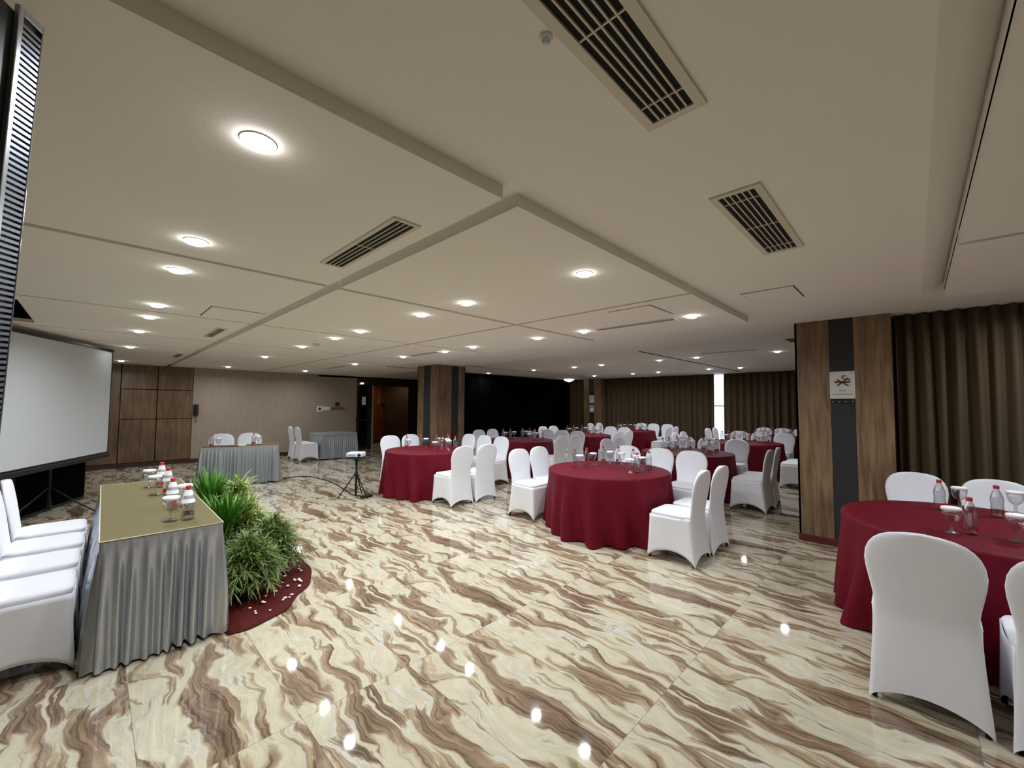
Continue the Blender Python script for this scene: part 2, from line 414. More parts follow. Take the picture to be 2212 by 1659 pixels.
for nm, a, mm, lb in (('baseboard_left', (-2.5, 1.80, 13.48, 13.56, 0, .1), 'darkboard', 'dark baseboard under the wood panelled wall'),
                  ('baseboard_far_left', (1.80, 6.22, 13.485, 13.5, 0, .1), 'darkboard', 'dark baseboard under the beige wall'),
                  ('baseboard_corridor', (6.0, 8.2, 15.285, 15.3, 0, .1), 'darkboard', 'dark baseboard of the corridor')):
    struct(MB().box(*a).build(nm, MT[mm]), lb, 'baseboard')

# glass door left of the doorway
d = bpy.data.objects.new('door_1', None); COL.objects.link(d); struct(d, 'dark glass door with steel frame at the end of the beige wall', 'door')
MB().box(6.28, 6.66, 13.56, 13.58, .06, 2.2).build('glass_pane', MT['darkglass'], d)
fr = MB(); fr.box(6.22, 6.29, 13.49, 13.6, 0, 2.2); fr.box(6.64, 6.70, 13.49, 13.6, 0, 2.2); fr.box(6.22, 6.7, 13.49, 13.6, .98, 1.04); fr.box(6.22, 6.7, 13.49, 13.6, 0, .1)
fr.build('door_frame', MT['darkwood'], d)
MB().box(6.775, 6.815, 13.46, 13.52, 0, 2.2).build('steel_jamb', MT['steel'], d)
MB().box(6.70, 6.775, 13.5, 13.6, 0, 2.2).build('door_post', MT['charcoal'], d)
tag(MB().box(6.43, 6.57, 13.548, 13.556, 1.52, 1.80).build('paper_notice', MT['paper']), 'small white paper notice stuck on the dark glass door', 'notice')
wlp = thing('wall_lamp', 'small warm lamp glowing above the glass door', 'lamp', (6.38, 13.46, 2.27))
MB().lathe([(.055, 0), (.055, .03)], 16, (0, 0, 0)).build('lamp_housing', MT['steel'], wlp)
MB().lathe([(.045, -.03), (.05, -.015), (.05, 0)], 16).build('lamp_bulb', MT['warmlamp'], wlp, smooth=True)
def spot(name, loc, col, w, size=.2, spread=180):
    ld = bpy.data.lights.new(name, 'AREA'); ld.shape = 'DISK'; ld.size = size; ld.energy = w; ld.color = col; ld.spread = radians(spread)
    o = bpy.data.objects.new(name, ld); COL.objects.link(o); o.location = loc; return o
spot('corridor_light', (7.0, 15.1, 2.35), (1, .74, .42), 11.0)
pf = thing('framed_picture', 'small framed picture on the orange corridor wall', 'picture', (8.12, 15.27, 1.74))
MB().box(-.17, .17, -.01, .02, -.2, .2).build('picture_frame', MT['wood'], pf)
MB().box(-.13, .13, -.02, -.005, -.15, .15).build('picture_sheet', MT['olive'], pf)

# pillars
def pillar(name, lab, x0, x1, y0, y1, stripes_x, stripes_y, top):
    """wood-clad square column: charcoal strip let into each visible face"""
    r = bpy.data.objects.new(name, None); COL.objects.link(r); struct(r, lab, 'pillar')
    MB().box(x0+.02, x1-.02, y0+.02, y1-.02, 0, top).build('core', MT['charcoal'], r)
    w = .02
    a, b = stripes_y     # strip on the face at x0, between y=a..b
    MB().box(x0, x0+w, y0, a, .08, top).build('wood_panel', MT['wood'], r)
    MB().box(x0, x0+w, b, y1, .08, top).build('wood_panel', MT['wood'], r)
    MB().box(x0+.006, x0+w+.002, a, b, .08, top).build('dark_strip', MT['charcoal'], r)
    c, e = stripes_x     # strip on the face at y0
    MB().box(x0+w, c, y0, y0+w, .08, top).build('wood_panel', MT['wood'], r)
    MB().box(e, x1, y0, y0+w, .08, top).build('wood_panel', MT['wood'], r)
    MB().box(c, e, y0+.006, y0+w+.002, .08, top).build('dark_strip', MT['charcoal'], r)
    MB().box(x0, x1, y1-w, y1, .08, top).box(x1-w, x1, y0, y1-w, .08, top).build('wood_panel', MT['wood'], r)
    MB().box(x0-.008, x1+.008, y0-.008, y1+.008, 0, .08).build('baseboard', MT['baseboard'], r, bevel=.004)
    return r
pillar('pillar_right', 'wood clad pillar with charcoal strip and no-smoking sign at right', 5.92, 6.34, .16, 1.02, (6.05, 6.2), (.47, .69), 2.585)
pillar('pillar_centre', 'wood clad pillar with charcoal strips in the middle of the room', 5.84, 6.72, 8.31, 9.17, (6.28, 6.50), (8.58, 8.88), 2.54)
r = bpy.data.objects.new('pillar_corner', None); COL.objects.link(r); struct(r, 'narrow wood pilaster between the far curtains', 'pillar')
MB().box(14.3, 14.85, 9.33, 9.58, 0, 2.64).build('dark_strip', MT['charcoal'], r)
MB().box(14.28, 14.85, 9.58, 9.85, 0, 2.64).build('wood_panel', MT['wood'], r); MB().box(14.28, 14.85, 9.02, 9.33, 0, 2.64).build('wood_panel', MT['wood'], r)

# curtains: pleated hanging sheets
def curtain(name, lab, p0, p1, z0, z1, wl, amp, m, seed=0, thick=.012):
    rnd = random.Random(seed); p0, p1 = Vector(p0), Vector(p1); L = (p1-p0).length; d = (p1-p0)/L; nrm = Vector((-d.y, d.x))
    n = max(8, int(L/wl*10)); ph = [rnd.uniform(-.5, .5) for _ in range(200)]
    rows = []
    for k in range(9):
        f = k/8; z = z1+(z0-z1)*f; row = []
        for i in range(n+1):
            s = L*i/n; t = s/wl; j = int(t) % 190
            pp = ph[j]*(1-(t % 1))+ph[j+1]*(t % 1)
            a = amp*(.75+.5*f)*(1+.5*pp)
            o = a*sin(2*pi*t+1.3*pp+.35*f*pp) + .25*a*sin(4*pi*t+ph[(j+7) % 190]*3)
            w = p0+d*(s+.02*f*sin(2*pi*t*.37+seed))+nrm*o
            row.append((w.x, w.y, z))
        rows.append(row)
    o = MB().grid(rows).build(name, m, None, smooth=True, solid=thick, fixn=False)
    return tag(o, lab, 'curtain')
curtain('window_curtain', 'olive brown pleated curtain behind the right-hand table', (6.14, .13), (6.14, -2.9), .02, 2.575, .122, .056, MT['curtain'], 3)
curtain('window_curtain', 'olive brown pleated far curtain right of the daylight gap', (14.6, 4.50), (14.6, 1.0), .02, 2.635, .20, .05, MT['curtain'], 5)
curtain('window_curtain', 'olive brown pleated far curtain left of the daylight gap', (14.6, 8.98), (14.6, 4.80), .02, 2.635, .20, .05, MT['curtain'], 6)
curtain('window_curtain', 'narrow olive brown curtain between black drape and pilaster', (14.6, 10.7), (14.6, 9.9), .02, 2.635, .2, .05, MT['curtain'], 8)
o = curtain('stage_drape', 'tall black drape hung across the far left side', (7.0, 10.78), (14.55, 10.78), .01, 2.61, .5, .03, MT['black'], 9)
# window behind the daylight gap
w1 = bpy.data.objects.new('window_1', None); COL.objects.link(w1); struct(w1, 'window showing bright daylight between the far curtains', 'window')
MB().box(14.9, 14.95, 4.15, 4.2, .25, 2.8).box(14.9, 14.95, 5.0, 5.05, .25, 2.8).box(14.9, 14.95, 4.15, 5.05, .25, .3).box(14.9, 14.95, 4.15, 5.05, 1.55, 1.58).build('window_frame', MT['steel'], w1)
MB().box(14.92, 14.926, 4.2, 5.0, .3, 2.8).build('window_pane', MT['glass'], w1)
fc = thing('building', 'pale tall building outside the far window', 'building', (44, 12.5, -6))
MB().box(0, 6, -8, 8, 0, 10.5).build('facade', MT['terrace'], fc)
for k in range(6): MB().box(-.1, 0, -7, 7, 4.6+k*.9, 4.95+k*.9).build('facade_window', MT['facadewin'], fc)

# ------------------------------------------------------------------ lamps in the ceiling
dl = thing('downlight', '', 'ceiling light', (0, 0, 0), 0, 'round ceiling downlights')
MB().lathe([(.050, .002), (.056, .002), (.057, -.002), (.055, -.004), (.052, -.004), (.050, -.003)], 28, cap=False).build('trim_ring', MT['whiteplastic'], dl, smooth=True)
MB().lathe([(.0505, -.003), (.049, -.012), (.038, -.019), (.02, -.023), (.003, -.0235)], 28, cap=False).build('diffuser', MT['lamp'], dl, smooth=True)
remember(dl)
ROWX = ['row along the left side', 'row left of the centre groove', 'row over the front centre table', 'far row beyond the pillars', 'farthest row by the curtains']
ROWS = [
 (PZ, [(.36, 1.59), (.36, 2.84), (.36, 3.56), (.37, 5.0), (.37, 5.76), (.36, 7.03), (.37, 9.17), (.37, 12.45)]),
 (PZ, [(2.32, 1.59), (2.29, 2.83), (2.28, 3.54), (2.29, 4.92), (2.30, 5.71), (2.29, 6.96), (2.30, 9.06), (2.33, 12.38)]),
 (PZ, [(4.19, 1.58), (4.17, 2.87), (4.18, 3.63), (4.15, 4.95), (4.19, 5.75), (4.12, 6.99), (4.16, 9.16), (4.13, 12.25)]),
 (2.64, [(9.28, 1.88), (9.30, 3.42), (9.31, 4.28), (9.41, 5.92), (9.48, 6.85), (9.47, 8.37), (9.47, 10.45)]),
 (2.64, [(12.59, 3.45), (12.5, 4.25), (12.63, 5.84), (12.75, 6.79), (12.79, 8.35)])]
ORD = ['nearest', 'second', 'third', 'fourth', 'fifth', 'sixth', 'seventh', 'eighth']
first = True
for ri, (z, pts) in enumerate(ROWS):
    for k, (x, y) in enumerate(pts):
        lab = 'round lit ceiling downlight, %s of the %s' % (ORD[k], ROWX[ri])
        if first: dl.location = (x, y, z); dl['label'] = lab; first = False
        else: dup(dl, (x, y, z), 0, lab)
        if (ri, k) != (0, 6):       # that one is only a weak glow beside the screen
            spot('downlight_beam', (x, y, z-.032), LAMP_COL, LAMP_W*(.8 if ri > 2 else 1), .10, SPREAD)
for x, y, z, w in ((2.3, -1.3, PZ, 'leftmost'), (4.1, -.95, PZ, 'middle'), (5.35, -1.0, 2.58, 'rightmost')):      # lamps of the same grid behind the viewer
    dup(dl, (x, y, z), 0, 'round lit ceiling downlight beyond the right picture edge, %s of three' % w); spot('downlight_beam', (x, y, z-.032), LAMP_COL, LAMP_W, .10, SPREAD)
cd = thing('ceiling_dome_lamp', 'glowing bowl lamp under the ceiling at the drape corner', 'ceiling light', (13.6, 10.1, 2.64))
MB().lathe([(.22, 0), (.215, -.03), (.17, -.085), (.08, -.125), (.01, -.14)], 28).build('lamp_bowl', MT['domelamp'], cd, smooth=True)
MB().lathe([(.225, 0), (.235, -.012), (.22, -.02)], 28).build('rim', MT['chrome'], cd, smooth=True)

# ------------------------------------------------------------------ ceiling vents and hatches
def vent(lab, x0, x1, y0, y1, z, along, nslat, ncross, group='ceiling air vents'):
    cx_, cy_ = (x0+x1)/2, (y0+y1)/2; hx, hy = (x1-x0)/2, (y1-y0)/2
    r = thing('ceiling_vent', lab, 'air vent', (cx_, cy_, z), 0, group)
    b = (.030 if hx > hy else .022) if min(hx, hy) > .05 else .012
    f = MB(); f.box(-hx, hx, -hy, -hy+b, -.008, .004); f.box(-hx, hx, hy-b, hy, -.008, .004)
    f.box(-hx, -hx+b, -hy+b, hy-b, -.008, .004); f.box(hx-b, hx, -hy+b, hy-b, -.008, .004)
    f.build('vent_frame', MT['ventframe'], r)
    MB().box(-hx+b, hx-b, -hy+b, hy-b, -.0005, .002).build('backing', MT['ventdark'], r)
    for k in range(nslat):
        t = (k+1)/(nslat+1)
        if along == 'x':
            yy = -hy+b+(2*hy-2*b)*t; MB().box(-hx+b, hx-b, yy-.0025, yy+.0025, -.007, 0).build('slat', MT['ventframe'], r)
        else:
            xx = -hx+b+(2*hx-2*b)*t; MB().box(xx-.0025, xx+.0025, -hy+b, hy-b, -.007, 0).build('slat', MT['ventframe'], r)
    for k in range(ncross):
        t = [.1, .5, .9][k] if ncross == 3 else (k+1)/(ncross+1)
        if along == 'x':
            xx = -hx+b+(2*hx-2*b)*t; MB().box(xx-.0025, xx+.0025, -hy+b, hy-b, -.006, 0).build('cross_bar', MT['ventframe'], r)
        else:
            yy = -hy+b+(2*hy-2*b)*t; MB().box(-hx+b, hx-b, yy-.0025, yy+.0025, -.006, 0).build('cross_bar', MT['ventframe'], r)
    return r
vent('large slatted ceiling vent cut by the top edge', .40, 1.32, .44, .635, SZ, 'x', 5, 3)
vent('slatted ceiling vent on the right-hand ceiling strip', 1.96, 2.94, .445, .655, SZ, 'x', 5, 3)
vent('slatted ceiling vent left of the centre groove', .975, 1.125, 1.76, 2.69, PZ, 'y', 3, 1)
vent('short dark ceiling vent beyond the square hatch', 1.0, 1.11, 6.0, 6.9, PZ, 'y', 2, 1)
vent('small dark ceiling vent near the wood panelled wall', 1.03, 1.15, 9.75, 10.6, PZ, 'y', 2, 1)
vent('thin slot vent above the front centre table', 4.15, 4.24, 1.75, 2.69, PZ, 'y', 1, 0)
vent('thin slot vent above the left red table', 4.1, 4.19, 5.87, 6.76, PZ, 'y', 1, 0)
vent('thin slot vent nearest the beige wall', 4.18, 4.27, 9.78, 10.9, PZ, 'y', 1, 0)
vent('thin slot vent above the red table before the curtain gap', 8.65, 8.76, 2.1, 3.1, 2.64, 'y', 1, 0)
vent('dark ceiling vent beside the right pillar top', 7.55, 8.1, 1.3, 1.46, 2.64, 'x', 2, 0)
def hatch(lab, x0, x1, y0, y1, z):
    r = thing('ceiling_hatch', lab, 'access hatch', ((x0+x1)/2, (y0+y1)/2, z), 0, 'ceiling access hatches'); hx, hy = (x1-x0)/2, (y1-y0)/2
    MB().box(-hx, hx, -hy, hy, -.001, .002).build('hatch_gap', MT['groove'], r)
    e = .008; MB().box(-hx+e, hx-e, -hy+e, hy-e, -.006, 0).build('hatch_lid', MT['ceiling'], r)
hatch('square ceiling hatch left of the centre groove', .73, 1.18, 4.67, 5.29, PZ)
hatch('square ceiling hatch beside the slot over the centre table', 3.46, 3.96, 1.67, 2.11, PZ)
hatch('faint ceiling hatch on the strip near the right pillar', 3.86, 4.32, .66, 1.05, SZ)
sn = thing('smoke_detector', 'small clear detector beside the large ceiling vent', 'detector', (.79, .66, SZ))
MB().lathe([(.018, 0), (.018, -.004), (.013, -.008)], 16).build('base', MT['whiteplastic'], sn, smooth=True)
MB().lathe([(.012, -.008), (.010, -.016), (.002, -.02)], 16).build('dome', MT['glass'], sn, smooth=True)
sn = thing('smoke_detector', 'small white detector on the ceiling of the middle row', 'detector', (2.34, 6.51, PZ))
MB().lathe([(.05, 0), (.05, -.02), (.035, -.035)], 16).build('base', MT['ventframe'], sn, smooth=True)

# ------------------------------------------------------------------ covered chair
def chair_proto():
    r = thing('banquet_chair', '', 'chair')
    # local frame: faces +y, origin on the floor under the seat
    ZS = .46
    def yb(z): return -.200 - (.072*((z-ZS)/.46)**1.1 if z > ZS else 0)
    prof = [(ZS, .200), (.50, .197), (.54, .197), (.58, .202), (.64, .213), (.70, .223), (.75, .227), (.80, .221), (.84, .206), (.87, .185), (.893, .157), (.908, .123), (.917, .08), (.9205, .035)]
    N = 15
    rows = []
    for z, hw in prof:
        row = []; th = .030
        for i in range(N):          # front side then back side, closed loop with rounded edges
            q = sin((-1+2*i/(N-1))*pi/2); row.append((hw*q, yb(z)+th*sqrt(max(0, 1-abs(q)**3)), z))
        for i in range(1, N-1):
            q = sin((1-2*i/(N-1))*pi/2); row.append((hw*q, yb(z)-th*.8*sqrt(max(0, 1-abs(q)**3)), z))
        rows.append(row)
    mb = MB(); mb.grid(rows, True); n = len(rows[0])
    mb.f.append(tuple(range((len(rows)-1)*n, len(rows)*n)))
    # the rear panel of the cover runs on down to the back feet
    KR = 12
    chain = [N-1]+list(range(N, 2*N-2))+[0]; prev = chain
    wz = lambda f: .200+.026*f**1.3
    ye = lambda f: -.200-.050*f**1.4
    for k in range(1, KR+1):
        f = k/KR; cur = []
        for c_ in range(len(chain)):
            q = cos(pi*c_/(len(chain)-1)); t = (1-q)/2
            zb = .085*(sin(pi*t))**.55 if 0 < t < 1 else 0
            z = ZS+(zb-ZS)*f
            y = ye(f)-.024*sqrt(max(0, 1-abs(q)**3))*(1-.55*f)+.012*f*sin(pi*t)
            cur.append(len(mb.v)); mb.v.append((wz(f)*q, y, z))
        for a in range(len(chain)-1): mb.f.append((prev[a], prev[a+1], cur[a+1], cur[a]))
        prev = cur
    mb.build('backrest', MT['cover'], r, smooth=True)
    # seat cushion
    def rr(hx, hy, rad, k=6):
        P = []
        for cx_, cy_, a0 in ((hx-rad, hy-rad, 0), (-hx+rad, hy-rad, pi/2), (-hx+rad, -hy+rad, pi), (hx-rad, -hy+rad, 3*pi/2)):
            for i in range(k+1):
                a = a0+pi/2*i/k; P.append((cx_+rad*cos(a), cy_+rad*sin(a)))
        return P
    rows = []
    for s_, z in ((.955, .425), (.97, .448), (.985, .463), (.95, .477), (.82, .485), (.5, .489), (.05, .490)):
        rows.append([(x*s_, y*s_+.012, z) for x, y in rr(.214, .210, .07)])
    mb = MB(); mb.grid(rows, True); n = len(rows[0]); mb.f.append(tuple(range((len(rows)-1)*n, len(rows)*n)))
    mb.build('seat', MT['cover'], r, smooth=True)
    # stretched skirt: right side, front and left side, arched hem between the feet
    K = 14; FR, FT = Vector((.222, .238)), Vector((.208, .212)); rows = []
    for k in range(KR+1):
        f = k/KR; row = []
        br = Vector((wz(f), ye(f))); fr_ = FT.lerp(FR, f**1.35)
        for i in range(K):        # right side from back to front
            t = i/K; zb = .105*sin(pi*t)**.55 if t > 0 else 0; top = ZS-.015*min(1, t/.3)
            p = br.lerp(fr_, t)+Vector((-.035, 0))*sin(pi*t)*f**1.2+Vector((.010, 0))*sin(pi*t)*(1-f); row.append((p.x, p.y, top+(zb-top)*f))
        for i in range(K+1):      # front from right to left
            t = i/K; zb = .08*sin(pi*t)**.55 if 0 < t < 1 else 0; top = ZS-.015
            p = fr_.lerp(Vector((-fr_.x, fr_.y)), t)+Vector((0, -.035))*sin(pi*t)*f**1.2+Vector((0, .008))*sin(pi*t)*(1-f); row.append((p.x, p.y, top+(zb-top)*f))
        for i in range(1, K+1):   # left side from front to back
            t = 1-i/K; zb = .105*sin(pi*t)**.55 if t > 0 else 0; top = ZS-.015*min(1, t/.3)
            p = br.lerp(fr_, t)+Vector((-.035, 0))*sin(pi*t)*f**1.2+Vector((.010, 0))*sin(pi*t)*(1-f); row.append((-p.x, p.y, top+(zb-top)*f))
        rows.append(row)
    MB().grid(rows).build('skirt', MT['cover'], r, smooth=True, fixn=False, solid=.004)
    for x, y in ((.205, .220), (-.205, .220), (-.205, -.228), (.205, -.228)):
        MB().tube([(x*.86, y*.84, .43), (x, y, 0.004)], .012, 8).build('leg', MT['blackmetal'], r, smooth=True)
    return r
CHAIR = chair_proto(); remember(CHAIR)
used_chair = [False]
def chair(x, y, face, label, group):
    """face: the heading the sitter looks along, in degrees from +X"""
    rz = radians(face-90)
    if not used_chair[0]:
        used_chair[0] = True; CHAIR.location = (x, y, 0); CHAIR.rotation_euler = (0, 0, rz); CHAIR['label'] = label; CHAIR['group'] = group; return CHAIR
    return dup(CHAIR, (x, y, 0), rz, label, group)

# ------------------------------------------------------------------ glassware
def bottle_proto(sleeve=False):
    r = thing('water_bottle', '', 'bottle')
    MB().lathe([(.030, 0), (.0355, .005), (.037, .058), (.0335, .098), (.037, .127), (.0345, .156), (.023, .190), (.0145, .209), (.014, .221)], 18).build('bottle_body', MT['bottle'], r, smooth=True)
    MB().lathe([(.0165, .214), (.0165, .236), (.014, .239)], 14).build('cap', MT['capred'], r, smooth=False)
    rows = [[(rr_*cos(radians(a)), rr_*sin(radians(a)), z) for a in range(150, 311, 10)] for rr_, z in ((.0372, .022), (.0380, .056))]
    MB().grid(rows).build('paper_label', MT['labelred'], r, smooth=True)
    if sleeve: MB().lathe([(.019, .211), (.042, .122)], 18, cap=False).build('neck_sleeve', MT['paper'], r, smooth=True)
    return r
def goblet_proto():
    r = thing('goblet', '', 'glass')
    MB().lathe([(.040, .0), (.039, .005), (.014, .012), (.007, .026), (.011, .046), (.007, .062), (.022, .072), (.040, .095), (.047, .128), (.046, .160)], 20).build('glass_bowl', MT['glass'], r, smooth=True)
    MB().lathe([(.048, .152), (.0505, .159), (.049, .168), (.043, .171)], 20).build('paper_lid', MT['paper'], r, smooth=False)
    return r
BOT, BOTS, GOB = bottle_proto(), bottle_proto(True), goblet_proto(); remember(BOT)
used = set()
def put(proto, loc, rz, label, group):
    if proto.name not in used:
        used.add(proto.name); proto.location = loc; proto.rotation_euler = (0, 0, rz); proto['label'] = label; proto['group'] = group; return proto
    return dup(proto, loc, rz, label, group)

# ------------------------------------------------------------------ round tables
TH = .75
def cloth_mesh(R, seed):
    rnd = random.Random(seed); n = 180; nf = 17
    ph = rnd.uniform(0, 6.28); jit = [rnd.uniform(.4, 1.25) for _ in range(nf)]; off = [rnd.uniform(-.15, .15) for _ in range(nf)]
    def fold(a):
        t = (a/(2*pi)*nf) % nf; i = int(t); u = t-i+off[i]
        return jit[i]*(.5-.5*cos(2*pi*min(1, max(0, u))))
    rows = [[(0.02*cos(2*pi*j/n), .02*sin(2*pi*j/n), TH) for j in range(n)]]
    for rr_, z in ((R*.5, TH), (R*.9, TH), (R*.985, TH-.001), (R*1.0, TH-.008), (R*1.006, TH-.022)):
        rows.append([(rr_*cos(2*pi*j/n), rr_*sin(2*pi*j/n), z) for j in range(n)])
    for k in range(1, 13):
        f = k/12; row = []
        for j in range(n):
            a = 2*pi*j/n; q = fold(a+ph+.05*sin(3*f+a*2))
            rad = R*1.006+.030*f+.15*f**1.15*(q-.35)
            row.append((rad*cos(a), rad*sin(a), (TH-.022)*(1-f)+.006+.012*f*(1-q)))
        rows.append(row)
    mb = MB(); mb.grid(rows, True); mb.f.append(tuple(range(n)))
    return mb
def red_table(x, y, R, seed, label):
    r = thing('round_table', label, 'table', (x, y, 0), 0, 'round tables in burgundy cloths')
    cloth_mesh(R, seed).build('tablecloth', MT['red'], r, smooth=True)
    MB().lathe([(R-.02, TH-.03), (R-.012, TH-.012), (R-.02, TH-.004)], 40).build('tabletop', MT['darkwood'], r)
    for k in range(4):
        a = pi/4+k*pi/2; MB().tube([(.42*cos(a), .42*sin(a), .71), (.45*cos(a), .45*sin(a), 0)], .015, 8).build('leg', MT['blackmetal'], r, smooth=True)
    return r
# name, x, y, radius, description, nickname used in the labels of what belongs to it
TABLES = [
 ('A', 4.70, 2.87, .76, 'round table in burgundy cloth at the front centre of the room', 'front centre red table'),
 ('B', 4.28, 6.33, .75, 'round table in burgundy cloth nearest the projector stand', 'red table nearest the projector stand'),
 ('C', 7.45, 2.94, .76, 'round table in burgundy cloth directly behind the front centre one', 'red table behind front centre one'),
 ('D', 10.38, 2.80, .76, 'round table in burgundy cloth just left of the right pillar', 'red table before the curtain gap'),
 ('E', 7.05, 6.65, .76, 'round table in burgundy cloth in front of the black drape', 'red table nearest the black drape'),
 ('F', 9.55, 6.62, .76, 'round table in burgundy cloth, middle of the row along the drape', 'middle red table along the drape'),
 ('G', 12.3, 6.65, .76, 'round table in burgundy cloth farthest off by the corner pilaster', 'red table by the corner pilaster'),
 ('H', 12.95, 2.75, .76, 'round table in burgundy cloth farthest right by the curtain', 'farthest right red table'),
]
SETS = [(-.19, .38), (.06, .36), (.42, .33), (.50, .12), (.39, -.13), (.03, -.37), (.34, -.38)]
WHERE = ['nearer of left pair', 'farther of left pair', 'leftmost of far three', 'middle of far three', 'rightmost of far three', 'nearer of right pair', 'farther of right pair']
# chair offsets from the table centre and headings
LAY = [(-.29, 1.06, -90), (.19, 1.08, -90), (1.13, .46, 180), (1.16, -.05, 180), (1.13, -.54, 180), (-.36, -1.06, 90), (.14, -1.08, 90)]
OVER = {'B': {0: (.0, 1.12, -90), 1: (.49, 1.12, -90), 2: (1.24, .66, 180), 3: (1.26, .17, 180), 4: (1.28, -.32, 180), 5: (-.22, -1.02, 90), 6: (.28, -1.03, 90)},
        'C': {0: (-.46, 1.04, -90), 1: (.03, 1.06, -90), 2: (1.04, .58, 180), 3: (1.08, .10, 180), 4: (1.05, -.42, 180), 5: (-.34, -1.10, 90), 6: (.14, -1.10, 90)},
        'D': {0: (-.50, 1.10, -90), 1: (-.02, 1.09, -90), 2: (1.05, .46, 180), 3: (1.09, -.02, 180), 4: (1.12, -.50, 180), 5: (-.82, -1.02, 90), 6: (-.32, -1.06, 90)},
        'E': {0: (-.10, 1.08, -90), 1: (.38, 1.06, -90), 2: (1.08, .30, 180), 3: (1.12, -.18, 180), 4: (1.10, -.66, 180), 5: (-.20, -1.07, 90), 6: (.28, -1.08, 90)},
        'F': {0: (-.10, 1.08, -90), 1: (.38, 1.08, -90), 2: (1.25, .50, 180), 3: (1.24, .02, 180), 4: (1.18, -.48, 180), 5: (-.40, -1.1, 90), 6: (.08, -1.1, 90)},
        'G': {0: (.04, 1.3, -90), 1: (.52, 1.25, -90), 2: (1.45, .48, 180), 3: (1.42, .0, 180), 4: (1.45, -.48, 180), 5: (-.20, -1.08, 90), 6: (.30, -1.08, 90)},
        'H': {0: (-.52, 1.28, -90), 1: (-.04, 1.24, -90), 2: (1.06, .56, 180), 3: (1.08, .08, 180), 4: (1.06, -.40, 180)}}
SKIP = {'H': (5, 6)}
rj = random.Random(11)
for key, tx, ty, R, desc, nick in TABLES:
    red_table(tx, ty, R, ord(key), desc)
    for i in range(7):
        if i in SKIP.get(key, ()): continue
        dx, dy, face = OVER.get(key, {}).get(i, LAY[i])
        if key in 'AB': pass
        elif i < 2: dy = max(dy, 1.10)
        elif i < 5: dx = max(dx, 1.13)
        else: dy = min(dy, -1.11)
        chair(tx+dx, ty+dy, face+rj.uniform(-4, 4), 'white covered chair, %s at the %s' % (WHERE[i], nick), 'white covered chairs at the red tables')
    for i, (sx, sy) in enumerate(SETS):
        jx, jy = rj.uniform(-.03, .03), rj.uniform(-.03, .03)
        place = WHERE[i].replace(' of ', ' place of ', 1)
        put(BOT, (tx+sx+jx, ty+sy+jy, TH), rj.uniform(0, 6.28), 'clear red-capped water bottle, %s on the %s' % (WHERE[i], nick), 'water bottles on the red tables')
        gx, gy = ((-.02, -.10), (.085, -.05), (.03, -.10), (-.09, -.10), (-.08, -.09), (-.11, .03), (-.12, .03))[i]
        put(GOB, (tx+sx+jx+gx, ty+sy+jy+gy, TH), 0, 'paper-lidded glass goblet, %s on the %s' % (WHERE[i], nick), 'goblets on the red tables')
# the near right table, cut by the frame
red_table(4.40, -.33, .79, 77, 'round table in burgundy cloth beside the right pillar, cut by the frame')
NR = 'red table beside the right pillar'
chair(3.28, .0, 0, 'white covered chair with its back turned, left one before the near right table', 'white covered chairs at the red tables')
chair(3.25, -.50, 0, 'white covered chair cut by the lower right picture edge', 'white covered chairs at the red tables')
chair(5.53, .02, 180, 'white covered chair directly before the right curtain, next to the pillar', 'white covered chairs at the red tables')
chair(5.50, -.50, 180, 'white covered chair before the right curtain, cut by the picture edge', 'white covered chairs at the red tables')
for k, (bx, by, gx, gy, w) in enumerate(((4.83, -.12, 5.03, -.24, 'rear left'), (4.05, -.235, 3.99, -.15, 'front'), (4.81, -.42, 5.10, -.54, 'rear right'))):
    put(BOT, (bx, by, TH), k, 'clear red-capped water bottle, %s one on the %s' % (w, NR), 'water bottles on the red tables')
    put(GOB, (gx, gy, TH), 0, 'paper-lidded glass goblet, %s one on the %s' % (w, NR), 'goblets on the red tables')
put(GOB, (4.02, -.43, TH), 0, 'paper-lidded glass goblet at the right picture edge on the near red table', 'goblets on the red tables')

# ------------------------------------------------------------------ silver skirted tables
def skirt_rows(pts, corners_r, z1, z0, wl, amp, seed, flare):
    """pleated skirt hanging around a closed or open polyline of (x, y) with outward normals"""
    rnd = random.Random(seed); P = [Vector(p) for p in pts]; out = []
    for a, b in zip(P, P[1:]):
        L = (b-a).length; d = (b-a)/L; nrm = Vector((d.y, -d.x)); n = max(6, int(L/.012))
        for i in range(n): out.append((a+d*(L*i/n), nrm))
    S = len(out); ph = [rnd.uniform(-1, 1) for _ in range(400)]
    rows = []
    for k in range(15):
        f = k/14; z = z1+(z0-z1)*f; row = []
        for i, (p, nr) in enumerate(out):
            nrm = sum((out[(i+q) % S][1] for q in range(-4, 5)), Vector((0, 0))).normalized()
            t = i*.012/wl; j = int(t); pp = ph[j]*(1-(t-j))+ph[j+1]*(t-j)
            ease = 0 if f < .09 else min(1, (f-.09)/.5)**.6
            tt = t+.22*pp+.12*f*ph[(j*3) % 399]
            o = amp*ease*(1+.5*pp)*(sin(2*pi*tt)+.30*sin(4*pi*tt+2*pp)+.25*sin(.9*pi*tt+pp))+flare*f
            if f < .09: o += .004*abs(sin(2*pi*t))
            row.append((p.x+nrm.x*o, p.y+nrm.y*o, z+(.010*pp*f)))
        rows.append(row)
    return rows
